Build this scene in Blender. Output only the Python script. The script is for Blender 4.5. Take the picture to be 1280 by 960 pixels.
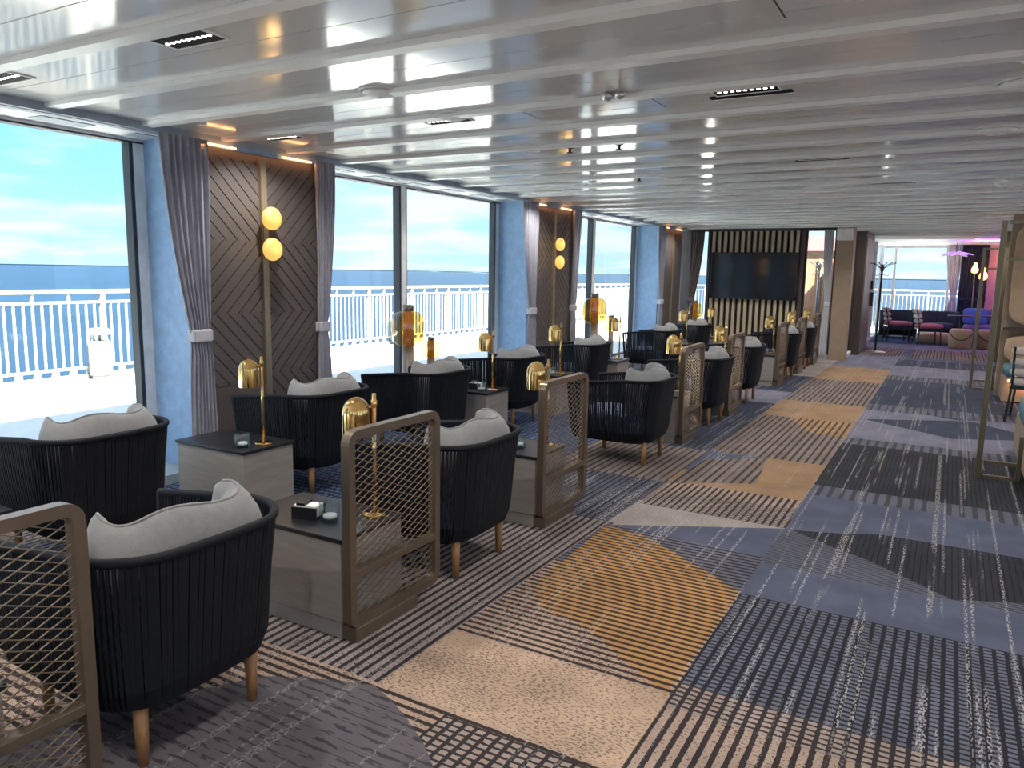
import bpy, math, random
from mathutils import Vector, Matrix
random.seed(7)
for o in list(bpy.data.objects): bpy.data.objects.remove(o)
S = bpy.context.scene
COL = S.collection
PI = math.pi

# ---------------------------------------------------------------- camera
F_PX, YAW, PITCH, ROLL, CAM_Z = 943.99, .521876, .14678, .016928, 1.55
def cam_basis():
    cy, sy, cp, sp = math.cos(YAW), math.sin(YAW), math.cos(PITCH), math.sin(PITCH)
    w = Vector((-sy*cp, cy*cp, -sp)); r = Vector((cy, sy, 0)); u = r.cross(w)
    return math.cos(ROLL)*r + math.sin(ROLL)*u, -math.sin(ROLL)*r + math.cos(ROLL)*u, w
CR, CU, CW = cam_basis()
def floor_pt(px, py, z=0.0):          # a pixel of the 1280x960 frame -> the point of the floor it shows
    d = CW + CR*(px-640)/F_PX + CU*(480-py)/F_PX
    t = (z-CAM_Z)/d.z
    return (d.x*t, d.y*t)
cd = bpy.data.cameras.new('camera'); cam = bpy.data.objects.new('camera', cd); COL.objects.link(cam)
cd.sensor_width = 36; cd.lens = F_PX/1280*36; cd.clip_start = .05; cd.clip_end = 40000
m = Matrix((CR, CU, -CW)).transposed().to_4x4(); m.translation = (0, 0, CAM_Z); cam.matrix_world = m
S.camera = cam
S.view_settings.view_transform = 'Standard'; S.view_settings.look = 'None'
S.view_settings.gamma = 1; S.view_settings.use_curve_mapping = False
S.view_settings.exposure = 0.92

# ---------------------------------------------------------------- node helper
class NT:
    def __init__(s, tree): s.t = tree; s.n = tree.nodes; s.l = tree.links
    def add(s, typ, **kw):
        nd = s.n.new(typ)
        for k, v in kw.items(): setattr(nd, k, v)
        return nd
    def put(s, sock, v):
        if hasattr(v, 'is_output') or isinstance(v, bpy.types.NodeSocket): s.l.new(v, sock)
        else: sock.default_value = v
    def m(s, op, a, b=None, c=None, clamp=False):
        nd = s.add('ShaderNodeMath', operation=op); nd.use_clamp = clamp
        s.put(nd.inputs[0], a)
        if b is not None: s.put(nd.inputs[1], b)
        if c is not None: s.put(nd.inputs[2], c)
        return nd.outputs[0]
    def mix(s, f, a, b, blend='MIX'):
        nd = s.add('ShaderNodeMix', data_type='RGBA', blend_type=blend)
        s.put(nd.inputs[0], f)
        for k, v in ((6, a), (7, b)):
            s.put(nd.inputs[k], v if not isinstance(v, tuple) else (*v[:3], 1))
        return nd.outputs[2]
    def comb(s, x, y, z=0.0):
        nd = s.add('ShaderNodeCombineXYZ'); s.put(nd.inputs[0], x); s.put(nd.inputs[1], y); s.put(nd.inputs[2], z); return nd.outputs[0]
    def sep(s, v):
        nd = s.add('ShaderNodeSeparateXYZ'); s.l.new(v, nd.inputs[0]); return nd.outputs
    def noise(s, v, scale, detail=2, rough=.5):
        nd = s.add('ShaderNodeTexNoise'); s.put(nd.inputs['Vector'], v); nd.inputs['Scale'].default_value = scale
        nd.inputs['Detail'].default_value = detail; nd.inputs['Roughness'].default_value = rough
        return nd.outputs[0]
    def ramp(s, f, stops):
        nd = s.add('ShaderNodeValToRGB'); s.l.new(f, nd.inputs[0]); e = nd.color_ramp.elements
        while len(e) < len(stops): e.new(.5)
        for k, (p, c) in enumerate(stops):
            e[k].position = p; e[k].color = (*c[:3], 1) if isinstance(c, tuple) else (c, c, c, 1)
        return nd.outputs[0]
    def step(s, v, lo, hi):
        nd = s.add('ShaderNodeMapRange'); nd.interpolation_type = 'SMOOTHSTEP'
        s.put(nd.inputs[0], v); nd.inputs[1].default_value = lo; nd.inputs[2].default_value = hi
        return nd.outputs[0]

# ---------------------------------------------------------------- world, sun
W = bpy.data.worlds.new('sky'); S.world = W; W.use_nodes = True; W.node_tree.nodes.clear()
k = NT(W.node_tree)
dirn = k.add('ShaderNodeTexCoord').outputs['Generated']
sx, sy_, sz = k.sep(dirn)
elev = k.m('MAXIMUM', sz, 0.0)
grad = k.ramp(elev, [(0.0, (.34, .50, .60)), (.05, (.26, .48, .68)), (.16, (.18, .44, .78)), (.45, (.12, .30, .76)), (1.0, (.07, .20, .60))])
den = k.m('ADD', elev, .10)
pv = k.comb(k.m('DIVIDE', sx, den), k.m('DIVIDE', sy_, den), 3.7)
c1 = k.noise(pv, .62, 7, .56)
c2 = k.noise(pv, .21, 3, .5)
cl = k.m('ADD', k.m('MULTIPLY', c1, .72), k.m('MULTIPLY', c2, .5))
cm = k.m('MULTIPLY', k.step(cl, .50, .63), .92)
shade = k.noise(pv, 1.3, 4, .5)
ccol = k.mix(k.step(shade, .38, .62), (.35, .46, .57), (.50, .56, .62))
skyc = k.mix(cm, grad, ccol)
low = k.m('LESS_THAN', sz, 0.0)
skyc = k.mix(low, skyc, (.05, .10, .17))
bg = k.add('ShaderNodeBackground'); k.l.new(skyc, bg.inputs[0]); bg.inputs[1].default_value = 1.28
k.l.new(bg.outputs[0], k.add('ShaderNodeOutputWorld').inputs[0])

sd = bpy.data.lights.new('sun', 'SUN'); sd.energy = 33; sd.angle = .009; sd.color = (1, .95, .86)
sun = bpy.data.objects.new('sun', sd); COL.objects.link(sun)
sun.rotation_euler = Vector((.757, -.30, 1)).to_track_quat('Z', 'Y').to_euler()

# ---------------------------------------------------------------- materials
MATS = {}
def mat(name, col, rough=.5, metal=0.0, var=.08, scale=8, emit=None, es=0.0, bump=0.0, bscale=60, coat=0.0, stretch=None, sheen=0.0, spec=.5, trans=0.0):
    if name in MATS: return MATS[name]
    M = bpy.data.materials.new(name); M.use_nodes = True; k = NT(M.node_tree)
    b = k.n['Principled BSDF']
    co = k.add('ShaderNodeTexCoord').outputs['Object']
    if stretch:
        mp = k.add('ShaderNodeMapping'); k.l.new(co, mp.inputs[0]); mp.inputs['Scale'].default_value = stretch; co = mp.outputs[0]
    n = k.noise(co, scale, 4, .6)
    lo = tuple(c*(1-var) for c in col); hi = tuple(min(1, c*(1+var)) for c in col)
    k.l.new(k.mix(k.step(n, .3, .7), lo, hi), b.inputs['Base Color'])
    b.inputs['Roughness'].default_value = rough; b.inputs['Metallic'].default_value = metal
    b.inputs['Coat Weight'].default_value = coat; b.inputs['Sheen Weight'].default_value = sheen
    b.inputs['Specular IOR Level'].default_value = spec; b.inputs['Transmission Weight'].default_value = trans
    if emit: b.inputs['Emission Color'].default_value = (*emit, 1); b.inputs['Emission Strength'].default_value = es
    if bump:
        bp = k.add('ShaderNodeBump'); bp.inputs['Strength'].default_value = bump; bp.inputs['Distance'].default_value = .01
        k.l.new(k.noise(co, bscale, 3), bp.inputs['Height']); k.l.new(bp.outputs[0], b.inputs['Normal'])
    MATS[name] = M
    return M
def glass_mat(name, tint, gloss=.06, rough=.0):
    if name in MATS: return MATS[name]
    M = bpy.data.materials.new(name); M.use_nodes = True; k = NT(M.node_tree); k.n.clear()
    lw = k.add('ShaderNodeLayerWeight')
    f = k.m('ADD', k.m('MULTIPLY', k.m('POWER', lw.outputs['Facing'], 5.0), .6), gloss, clamp=True)
    tr = k.add('ShaderNodeBsdfTransparent'); tr.inputs[0].default_value = (*tint, 1)
    gl = k.add('ShaderNodeBsdfGlossy'); gl.inputs['Roughness'].default_value = rough
    mx = k.add('ShaderNodeMixShader'); k.l.new(f, mx.inputs[0]); k.l.new(tr.outputs[0], mx.inputs[1]); k.l.new(gl.outputs[0], mx.inputs[2])
    k.l.new(mx.outputs[0], k.add('ShaderNodeOutputMaterial').inputs[0])
    MATS[name] = M
    return M

m_ceil = mat('white_ceiling_paint', (.70, .71, .70), .10, var=.015, scale=2, spec=1.0)
m_beam = mat('white_beam_paint', (.84, .85, .83), .38, var=.015, scale=2)
m_backing = mat('dark_void', (.03, .03, .035), .8)
m_pelmet = mat('blue_grey_pelmet', (.30, .36, .42), .5)
m_frame = mat('window_frame_grey', (.84, .86, .87), .35, metal=.2)
m_frame_d = mat('window_gasket_dark', (.03, .04, .05), .5)
m_pane = glass_mat('window_glass', (.95, .985, .99), .04)
m_reveal = mat('blue_textured_wallcovering', (.27, .43, .66), .55, var=.10, scale=14, bump=.4, bscale=24)
m_taupe = mat('taupe_wall', (.085, .070, .066), .6, var=.06, scale=5)
m_strip = mat('taupe_wood_strip', (.098, .082, .077), .55, var=.07, scale=5)
m_brass = mat('dull_brass_strip', (.34, .28, .20), .35, metal=.6)
m_curtain = mat('lavender_grey_curtain', (.30, .30, .36), .85, var=.07, scale=20, sheen=.3)
m_curtain_w = mat('pale_sheer_curtain', (.62, .64, .67), .85, var=.05)
m_curtain_b = mat('brown_curtain', (.10, .08, .075), .85)
m_navy = mat('navy_curtain', (.012, .022, .045), .8)
m_rope = mat('charcoal_navy_rope', (.0055, .007, .0115), .75, var=.25, scale=60, spec=.3)
m_oak = mat('oak_leg', (.30, .15, .065), .45, var=.2, scale=12, stretch=(4, 4, .6))
m_cush = mat('grey_cushion', (.235, .235, .24), .88, var=.06, scale=30, bump=.15, bscale=160, sheen=.25)
m_seat = mat('blue_grey_seat_fabric', (.20, .29, .48), .85, var=.08, scale=30, bump=.15, bscale=160, sheen=.2)
m_table = mat('greige_wood_laminate', (.29, .262, .238), .45, var=.10, scale=5, stretch=(1, 1, 6))
m_tabtop = mat('black_table_top', (.012, .013, .016), .30, var=.1)
m_bronze = mat('champagne_bronze', (.175, .132, .094), .38, metal=.55, var=.05)
m_gold = mat('polished_gold', (.80, .52, .20), .13, metal=1.0, var=.04)
m_blk = mat('black_plastic', (.015, .015, .017), .35)
m_wht = mat('white_paper', (.80, .80, .78), .7)
m_glass = glass_mat('clear_glass', (.90, .95, .96), .10)
m_rail = mat('white_rail_paint', (.82, .83, .80), .45); m_rail_o = mat('darkened_rail_white', (.20, .207, .20), .5)  # outdoor copy of the rail white, darkened to offset the strong sun
m_railtop = mat('cream_handrail', (.27, .21, .115), .5)
m_deck = mat('cream_deck', (.74, .74, .70), .45, var=.04, scale=3)
m_deck2 = mat('deck_joint_grey', (.42, .44, .45), .6)
m_opal = mat('warm_opal_globe', (.30, .20, .08), .4, emit=(1, .62, .14), es=.50)
m_cove = mat('warm_led', (1, .7, .4), .5, emit=(1, .45, .16), es=3.5)
m_amber = glass_mat('amber_glass', (.93, .74, .36), .12)
m_core = mat('amber_core', (.30, .13, .03), .3, var=.7, scale=40, stretch=(1, 1, .2), emit=(1, .45, .08), es=.06)
m_pole = mat('taupe_pole', (.22, .19, .17), .4, metal=.4)
m_slat = mat('pale_olive_wood_slat', (.47, .40, .27), .5, var=.08, scale=6, stretch=(3, 3, .4))
m_slatback = mat('black_slat_backing', (.014, .013, .012), .7)
m_screen = mat('black_screen', (.008, .010, .014), .10, var=.05)
m_tan = mat('tan_pillar', (.36, .27, .19), .5, var=.05)
m_brown = mat('dark_brown_door', (.075, .05, .04), .45, var=.15, scale=5, stretch=(3, 3, .4))
m_chrome = mat('brushed_steel', (.62, .62, .62), .28, metal=1.0)
m_dark = mat('dark_steel', (.05, .05, .055), .4, metal=.6)
m_orange = mat('orange_deckhouse_paint', (.36, .19, .11), .6)
m_pinkp = mat('pink_paint', (.40, .18, .17), .6)
m_purple = mat('purple_sofa', (.14, .12, .26), .8)
m_bluec = mat('blue_cushion', (.05, .12, .33), .8)
m_tub = mat('navy_tub_fabric', (.022, .035, .06), .75)
m_pink = mat('dusty_pink_fabric', (.42, .13, .16), .85)
m_pouf = mat('beige_leather', (.40, .28, .17), .5)
m_beige = mat('beige_upholstery', (.55, .38, .25), .8, var=.05)
m_bol = mat('oatmeal_bolster', (.50, .45, .40), .85)
m_teal = mat('teal_upholstery', (.10, .19, .24), .85)
m_olive = mat('olive_bronze_frame', (.18, .155, .10), .35, metal=.5)
m_pinkwall = mat('pink_wall_paint', (.75, .35, .42), .6)  # even pink base colour
m_flower = mat('lilac_chandelier', (.55, .40, .75), .4, emit=(.6, .35, .9), es=.25)
m_torch = mat('torch_glow', (1, .7, .4), .4, emit=(1, .48, .15), es=2.0)

# ---------------------------------------------------------------- mesh helper
class MB:
    def __init__(s): s.v = []; s.f = []
    def box(s, x0, x1, y0, y1, z0, z1):
        b = len(s.v)
        s.v += [(x, y, z) for z in (z0, z1) for y in (y0, y1) for x in (x0, x1)]
        s.f += [tuple(b+i for i in q) for q in ((0, 2, 3, 1), (4, 5, 7, 6), (0, 1, 5, 4), (2, 6, 7, 3), (0, 4, 6, 2), (1, 3, 7, 5))]
        return s
    def tube(s, path, r, n=8, closed=False, cap=True, flat=None):
        path = [Vector(p) for p in path]; N = len(path); b = len(s.v); up = Vector((0, 0, 1))
        for i, p in enumerate(path):
            a = path[(i-1) % N] if (i > 0 or closed) else p
            c = path[(i+1) % N] if (i < N-1 or closed) else p
            t = (c-a).normalized()
            ref = up if abs(t.z) < .95 else Vector((1, 0, 0))
            sx = t.cross(ref).normalized(); sy = sx.cross(t)
            rr = r[i] if isinstance(r, (list, tuple)) else r
            for j in range(n):
                g = 2*PI*(j+.5)/n
                kx, ky = (1, 1) if not flat else flat
                s.v.append(tuple(p + sx*math.cos(g)*rr*kx + sy*math.sin(g)*rr*ky))
        for i in range(N if closed else N-1):
            i2 = (i+1) % N
            for j in range(n): s.f.append((b+i*n+j, b+i*n+(j+1) % n, b+i2*n+(j+1) % n, b+i2*n+j))
        if cap and not closed:
            s.f.append(tuple(b+j for j in reversed(range(n)))); s.f.append(tuple(b+(N-1)*n+j for j in range(n)))
        return s
    def lathe(s, prof, n=24, c=(0, 0, 0), cap=True):
        b = len(s.v)
        for r, z in prof:
            for j in range(n):
                g = 2*PI*j/n; s.v.append((c[0]+r*math.cos(g), c[1]+r*math.sin(g), c[2]+z))
        for i in range(len(prof)-1):
            for j in range(n): s.f.append((b+i*n+j, b+i*n+(j+1) % n, b+(i+1)*n+(j+1) % n, b+(i+1)*n+j))
        if cap:
            s.f.append(tuple(b+j for j in reversed(range(n)))); s.f.append(tuple(b+(len(prof)-1)*n+j for j in range(n)))
        return s
    def prism(s, poly, z0, z1, axes='xyz'):     # poly in the first two axes, extruded along the third
        b = len(s.v); n = len(poly); ix = ['xyz'.index(a) for a in axes]
        for z in (z0, z1):
            for p in poly:
                q = [0, 0, 0]; q[ix[0]] = p[0]; q[ix[1]] = p[1]; q[ix[2]] = z; s.v.append(tuple(q))
        s.f.append(tuple(b+i for i in reversed(range(n)))); s.f.append(tuple(b+n+i for i in range(n)))
        for i in range(n): s.f.append((b+i, b+(i+1) % n, b+n+(i+1) % n, b+n+i))
        return s
    def grid(s, fn, nu, nv, closed_u=False):
        b = len(s.v)
        for i in range(nu+1):
            for j in range(nv+1): s.v.append(tuple(fn(i/nu, j/nv)))
        for i in range(nu):
            for j in range(nv):
                s.f.append((b+i*(nv+1)+j, b+(i+1)*(nv+1)+j, b+(i+1)*(nv+1)+j+1, b+i*(nv+1)+j+1))
        return s
    def superq(s, c, r, e1=.4, e2=.4, nu=24, nv=12, fn=None):
        def sp(a, e): return math.copysign(abs(a)**e, a)
        b = len(s.v)
        for i in range(nv+1):
            ph = -PI/2 + PI*i/nv
            for j in range(nu):
                th = 2*PI*j/nu
                p = (c[0]+r[0]*sp(math.cos(ph), e1)*sp(math.cos(th), e2), c[1]+r[1]*sp(math.cos(ph), e1)*sp(math.sin(th), e2), c[2]+r[2]*sp(math.sin(ph), e1))
                s.v.append(fn(p) if fn else p)
        for i in range(nv):
            for j in range(nu): s.f.append((b+i*nu+j, b+i*nu+(j+1) % nu, b+(i+1)*nu+(j+1) % nu, b+(i+1)*nu+j))
        return s
    def mesh(s, name, ma, smooth=False):
        me = bpy.data.meshes.new(name); me.from_pydata(s.v, [], s.f); me.update(calc_edges=True)
        import bmesh
        bm = bmesh.new(); bm.from_mesh(me); bmesh.ops.recalc_face_normals(bm, faces=bm.faces); bm.to_mesh(me); bm.free()
        if ma: me.materials.append(ma)
        if smooth:
            for p in me.polygons: p.use_smooth = True
        return me
    def build(s, name, ma, parent=None, smooth=False, bevel=0.0, kind=None, auto=None):
        o = bpy.data.objects.new(name, s.mesh(name, ma, smooth)); COL.objects.link(o)
        if parent: o.parent = parent
        if bevel:
            md = o.modifiers.new('bevel', 'BEVEL'); md.width = bevel; md.segments = 2; md.limit_method = 'ANGLE'
        if kind: o['kind'] = kind
        return o
def inst(name, me, parent=None, loc=(0, 0, 0), rot=(0, 0, 0), kind=None):
    o = bpy.data.objects.new(name, me); COL.objects.link(o); o.parent = parent; o.location = loc; o.rotation_euler = rot
    if kind: o['kind'] = kind
    return o
def empty(name, loc=(0, 0, 0), rz=0):
    o = bpy.data.objects.new(name, None); o.empty_display_size = .1; COL.objects.link(o); o.location = loc; o.rotation_euler = (0, 0, rz); return o
def tag(o, label, cat, group=None):
    o['label'] = label; o['category'] = cat
    if group: o['group'] = group
    return o
def struct(o): o['kind'] = 'structure'; return o
def copy_tree(o, parent=None):
    c = o.copy(); COL.objects.link(c); c.parent = parent
    for ch in [q for q in KIDS[o.name]]: copy_tree(ch, c)
    return c
KIDS = {}
def learn(o):
    KIDS[o.name] = list(o.children)
    for c in o.children: learn(c)
ORD = ['first', 'second', 'third', 'fourth', 'fifth', 'sixth', 'seventh', 'eighth', 'ninth', 'tenth', 'eleventh', 'twelfth']
def light(name, typ, loc, power, col, size=.1, size_y=None, rot=(0, 0, 0), parent=None, spread=None):
    L = bpy.data.lights.new(name, typ); L.energy = power; L.color = col
    if typ == 'AREA':
        L.shape = 'RECTANGLE' if size_y else 'SQUARE'; L.size = size
        if size_y: L.size_y = size_y
        if spread: L.spread = spread
    elif typ == 'POINT': L.shadow_soft_size = size
    elif typ == 'SPOT': L.shadow_soft_size = size; L.spot_size = 2.5; L.spot_blend = .8
    o = bpy.data.objects.new(name, L); COL.objects.link(o); o.location = loc; o.rotation_euler = rot; o.parent = parent
    return o

XP, XW = -4.72, -5.20          # pillar face, window plane
ZC, ZB = 2.492, 2.466           # recessed ceiling panels, beam undersides
Y_TV = 15.5                    # end wall with the screen
Y_FAR = 23.0

# ================================================================ SETTING
# ---- floor with its woven patchwork
def carpet(name, base, dark, cx=None, cy=None, duty=.34, dash=0.0, speck=0.0, speckc=None, streak=.5, fade=None):
    M = bpy.data.materials.new(name); M.use_nodes = True; k = NT(M.node_tree); b = k.n['Principled BSDF']
    pos = k.add('ShaderNodeNewGeometry').outputs['Position']
    x, y, z = k.sep(pos)
    wob = k.m('MULTIPLY', k.m('SUBTRACT', k.noise(pos, 45, 2), .5), .010)
    col = k.mix(k.step(k.noise(pos, 3.2, 4, .6), .3, .7), tuple(c*.86 for c in base), tuple(c*1.14 for c in base))
    if speck:
        sv = k.comb(k.m('MULTIPLY', x, 60.0), k.m('MULTIPLY', y, 150.0), 0.0)
        sm = k.step(k.m('ADD', k.noise(sv, 1.0, 1), k.m('MULTIPLY', k.m('SUBTRACT', k.noise(pos, 2.2, 2), .5), .35)), .64-speck*.09, .67-speck*.09)
        col = k.mix(k.m('MULTIPLY', sm, .8), col, speckc or dark)
    mask = None
    for c, p in ((x, cx), (y, cy)):
        if not p: continue
        g = k.m('LESS_THAN', k.m('FRACT', k.m('DIVIDE', k.m('ADD', k.m('ADD', c, 50.0), wob), p)), duty)
        mask = g if mask is None else k.m('MAXIMUM', mask, g)
    if mask is not None:
        if dash:
            dv = k.comb(k.m('MULTIPLY', x, 14.0 if cy else 60.0), k.m('MULTIPLY', y, 60.0 if cy else 14.0), 0.0)
            mask = k.m('MULTIPLY', mask, k.step(k.noise(dv, 1.0, 1), dash-.04, dash+.04))
        col = k.mix(k.m('MULTIPLY', mask, .92), col, dark)
    if streak:
        cell = k.m('FLOOR', k.m('DIVIDE', x, .014))
        wn = k.add('ShaderNodeTexWhiteNoise', noise_dimensions='1D'); k.l.new(cell, wn.inputs['W'])
        s1 = k.m('GREATER_THAN', wn.outputs[0], .74)
        s2 = k.step(k.noise(k.comb(k.m('MULTIPLY', x, 120.0), k.m('MULTIPLY', y, 60.0), 5.0), 1.0, 1), .50, .56)
        s3 = k.step(k.noise(k.comb(k.m('MULTIPLY', x, 9.0), k.m('MULTIPLY', y, .8), 2.0), 1.0, 2), .47, .55)
        sm = k.m('MULTIPLY', k.m('MULTIPLY', s1, s2), k.m('MULTIPLY', s3, streak*.75))
        col = k.mix(sm, col, (.46, .43, .42))
    k.l.new(col, b.inputs['Base Color'])
    b.inputs['Roughness'].default_value = .9; b.inputs['Specular IOR Level'].default_value = .12
    bp = k.add('ShaderNodeBump'); bp.inputs['Strength'].default_value = .5; bp.inputs['Distance'].default_value = .004
    k.l.new(k.noise(pos, 260, 2), bp.inputs['Height']); k.l.new(bp.outputs[0], b.inputs['Normal'])
    return M
BEI, BEI2, ORA, BLG, CHA, DK, LIL, DKB = (.38, .275, .215), (.44, .315, .23), (.38, .215, .09), (.085, .097, .145), (.030, .032, .040), (.012, .011, .015), (.15, .15, .20), (.040, .049, .076)
GRY = (.27, .225, .215)
C = dict(
 base=carpet('carpet_blue_grey', BLG, DK, streak=.9),
 left=carpet('carpet_ribbed_grey', GRY, DK, cx=.047, duty=.42, speck=.5, streak=.3),
 leftblue=carpet('carpet_ribbed_sky_tint', (.085, .135, .27), DK, cx=.047, cy=.06, duty=.36, streak=.3),  # blue grid print, deepened with the windows' sky tint put into its colour
 beige=carpet('carpet_speckled_beige', BEI2, DK, speck=1.1, speckc=(.12, .095, .085), streak=.0),
 ribg=carpet('carpet_cross_ribbed_beige', BEI, DK, cy=.043, duty=.44, speck=.6, streak=.5),
 ribo=carpet('carpet_cross_ribbed_orange', ORA, DK, cy=.043, duty=.44, streak=.5),
 ribb=carpet('carpet_cross_ribbed_blue', (.12, .12, .155), DK, cy=.043, duty=.40, streak=.9),
 pale=carpet('carpet_pale_speckle', (.31, .27, .255), DK, speck=.6, speckc=(.17, .15, .15), streak=.4),
 grid=carpet('carpet_blue_grid', (.115, .125, .165), DK, cx=.046, cy=.031, duty=.36, streak=.9),
 gridb=carpet('carpet_beige_grid', (.30, .24, .215), DK, cx=.046, cy=.031, duty=.36, streak=.4),
 ribyb=carpet('carpet_long_ribbed_beige', (.34, .255, .21), DK, cx=.046, duty=.42, speck=.35, streak=.3),
 dark=carpet('carpet_charcoal', CHA, DK, cx=.03, duty=.2, streak=1.0),
 darkb=carpet('carpet_dark_blue', DKB, DK, streak=.8),
 round=carpet('carpet_dashed_grey', (.115, .105, .12), (.05, .045, .052), cy=.043, duty=.45, dash=.5, streak=.4),
 lilac=carpet('carpet_lilac', LIL, DK, streak=.6),
 oran=carpet('carpet_orange', (.27, .175, .105), DK, speck=.3, speckc=(.2, .13, .09), streak=.5),
 ryd=carpet('carpet_long_ribbed_brown', (.19, .15, .135), (.035, .03, .032), cx=.062, duty=.36, streak=.6),
 ryo=carpet('carpet_long_ribbed_orange', (.30, .19, .10), (.04, .03, .03), cx=.062, duty=.36, streak=.6),
 comb=carpet('carpet_combed', (.105, .108, .14), (.045, .048, .06), cx=.075, duty=.4, streak=.9),
 fine=carpet('carpet_fine_lines', (.10, .105, .14), (.035, .036, .045), cy=.03, duty=.35, streak=.9))
fl = struct(MB().box(-5.15, 8, -6, Y_FAR, -.12, 0).build('floor', C['base']))
LAYER = [0]
def patch(kind, pts=None, rect=None):
    LAYER[0] += 1; h = .00006*LAYER[0]
    if rect: x0, x1, y0, y1 = rect; poly = [(x0, y0), (x1, y0), (x1, y1), (x0, y1)]
    else: poly = [floor_pt(*p) for p in pts]
    mb = MB(); mb.v = [(x, y, h) for x, y in poly]; mb.f = [tuple(range(len(poly)))]
    o = mb.build('carpet_panel', C[kind], fl)
    if o.data.polygons[0].normal.z < 0: o.data.flip_normals()
    return o
xa, xb = -1.75, -.775
patch('left', rect=(-5.1, xa, -6, 4.3)); patch('grid', rect=(-5.1, xa, 4.3, 5.4)); patch('ryd', rect=(-5.1, xa, 5.4, 6.6))
patch('darkb', rect=(-5.1, xa, 6.6, 9.6)); patch('lilac', rect=(-3.2, xa, 9.6, 10.7)); patch('darkb', rect=(-5.1, xa, 10.7, 12.6)); patch('pale', rect=(-5.1, xa, 12.6, 15.5))
patch('leftblue', rect=(-5.1, -2.75, 2.9, 8.6))
# middle run
patch('ribyb', rect=(xb, 8, -6, 2.5)); patch('ribg', rect=(-5.1, xb, -6, 2.07)); patch('gridb', rect=(-1.42, xb, 1.2, 2.03))
patch('round', pts=[(330, 845), (420, 850), (468, 857), (490, 876), (510, 900), (530, 930), (542, 960), (560, 1010), (520, 1200), (-400, 1200), (-400, 1000)])
patch('beige', rect=(xa, xb, 2.07, 2.57)); patch('ribg', rect=(xa, xb, 2.57, 4.55)); patch('ribb', rect=(xa, xb, 3.55, 4.55))
arc = [(757, 657), (800, 668), (842, 690), (884, 715), (925, 741)]
patch('ribo', pts=arc + [(832, 868), (806, 848), (775, 822), (755, 800), (720, 778), (690, 765), (672, 752), (664, 735)])
patch('pale', rect=(xa, xb, 4.3, 5.0))
patch('base', pts=[(765, 655), (984, 661), (960, 698), (787, 661)]); patch('ribb', pts=[(757, 657), (787, 661), (960, 698), (925, 741), (884, 715), (842, 690), (800, 668)])
patch('pale', pts=[(797, 628), (984, 661), (765, 656)])
patch('ryd', rect=(xa, xb, 4.85, 5.45)); patch('gridb', pts=[(800, 629), (820, 615), (1000, 636), (983, 661)])
patch('ribyb', pts=[(836, 604), (1013, 611), (1000, 636), (820, 615)])
patch('oran', rect=(xa, xb, 5.45, 5.85)); patch('oran', pts=[(960, 572), (1040, 573), (1014, 611), (945, 605)]); patch('ryd', pts=[(880, 575), (960, 572), (945, 605), (838, 603)])
patch('ryd', rect=(xa, xb, 6.62, 8.75)); patch('ryo', pts=[(985, 522), (1020, 524), (1070, 528), (1058, 548), (1010, 540)]); patch('oran', rect=(xa, xb, 8.75, 10.0)); patch('ryd', rect=(xa, xb, 10.0, 12.4))
patch('oran', rect=(xa, xb, 12.4, 14.4)); patch('lilac', rect=(xa, xb, 14.4, 17.0)); patch('ryd', rect=(xa, xb, 17.0, 19.0))
# right run
patch('gridb', rect=(xb, 8, 2.5, 2.70)); patch('grid', rect=(xb, 8, 2.68, 3.64)); patch('base', rect=(xb, 8, 3.64, 4.15)); patch('fine', rect=(xb, 8, 4.1, 4.75))
patch('dark', pts=[(990, 663), (1060, 668), (1173, 670), (1230, 683), (1280, 700), (1400, 740), (1400, 800), (1280, 755), (1190, 750), (1130, 722), (1090, 703), (1040, 684)])
patch('base', rect=(xb, 8, 4.98, 5.9)); patch('comb', rect=(xb, 8, 5.65, 6.0)); patch('dark', rect=(xb, 8, 5.95, 7.65)); patch('comb', rect=(xb, 8, 7.65, 8.0))
patch('lilac', rect=(xb, 8, 7.95, 10.1))
patch('darkb', pts=[(1079, 524), (1212, 527), (1268, 541), (1290, 548), (1266, 551), (1190, 549)])
patch('darkb', pts=[(1093, 507), (1195, 508), (1240, 516), (1290, 526), (1198, 526)])
patch('comb', rect=(xb, 8, 9.8, 10.3)); patch('darkb', rect=(xb, 8, 10.3, 13.0)); patch('comb', rect=(xb, 8, 13.0, 13.6)); patch('lilac', rect=(xb, 8, 13.6, 15.2)); patch('darkb', rect=(xb, 8, 15.2, 16.4))
patch('lilac', rect=(-1.75, 8, 19.0, Y_FAR)); patch('ryd', rect=(-.6, 1.6, 17.0, 19.0)); patch('leftblue', rect=(-1.75, 8, 20.4, Y_FAR))

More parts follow.
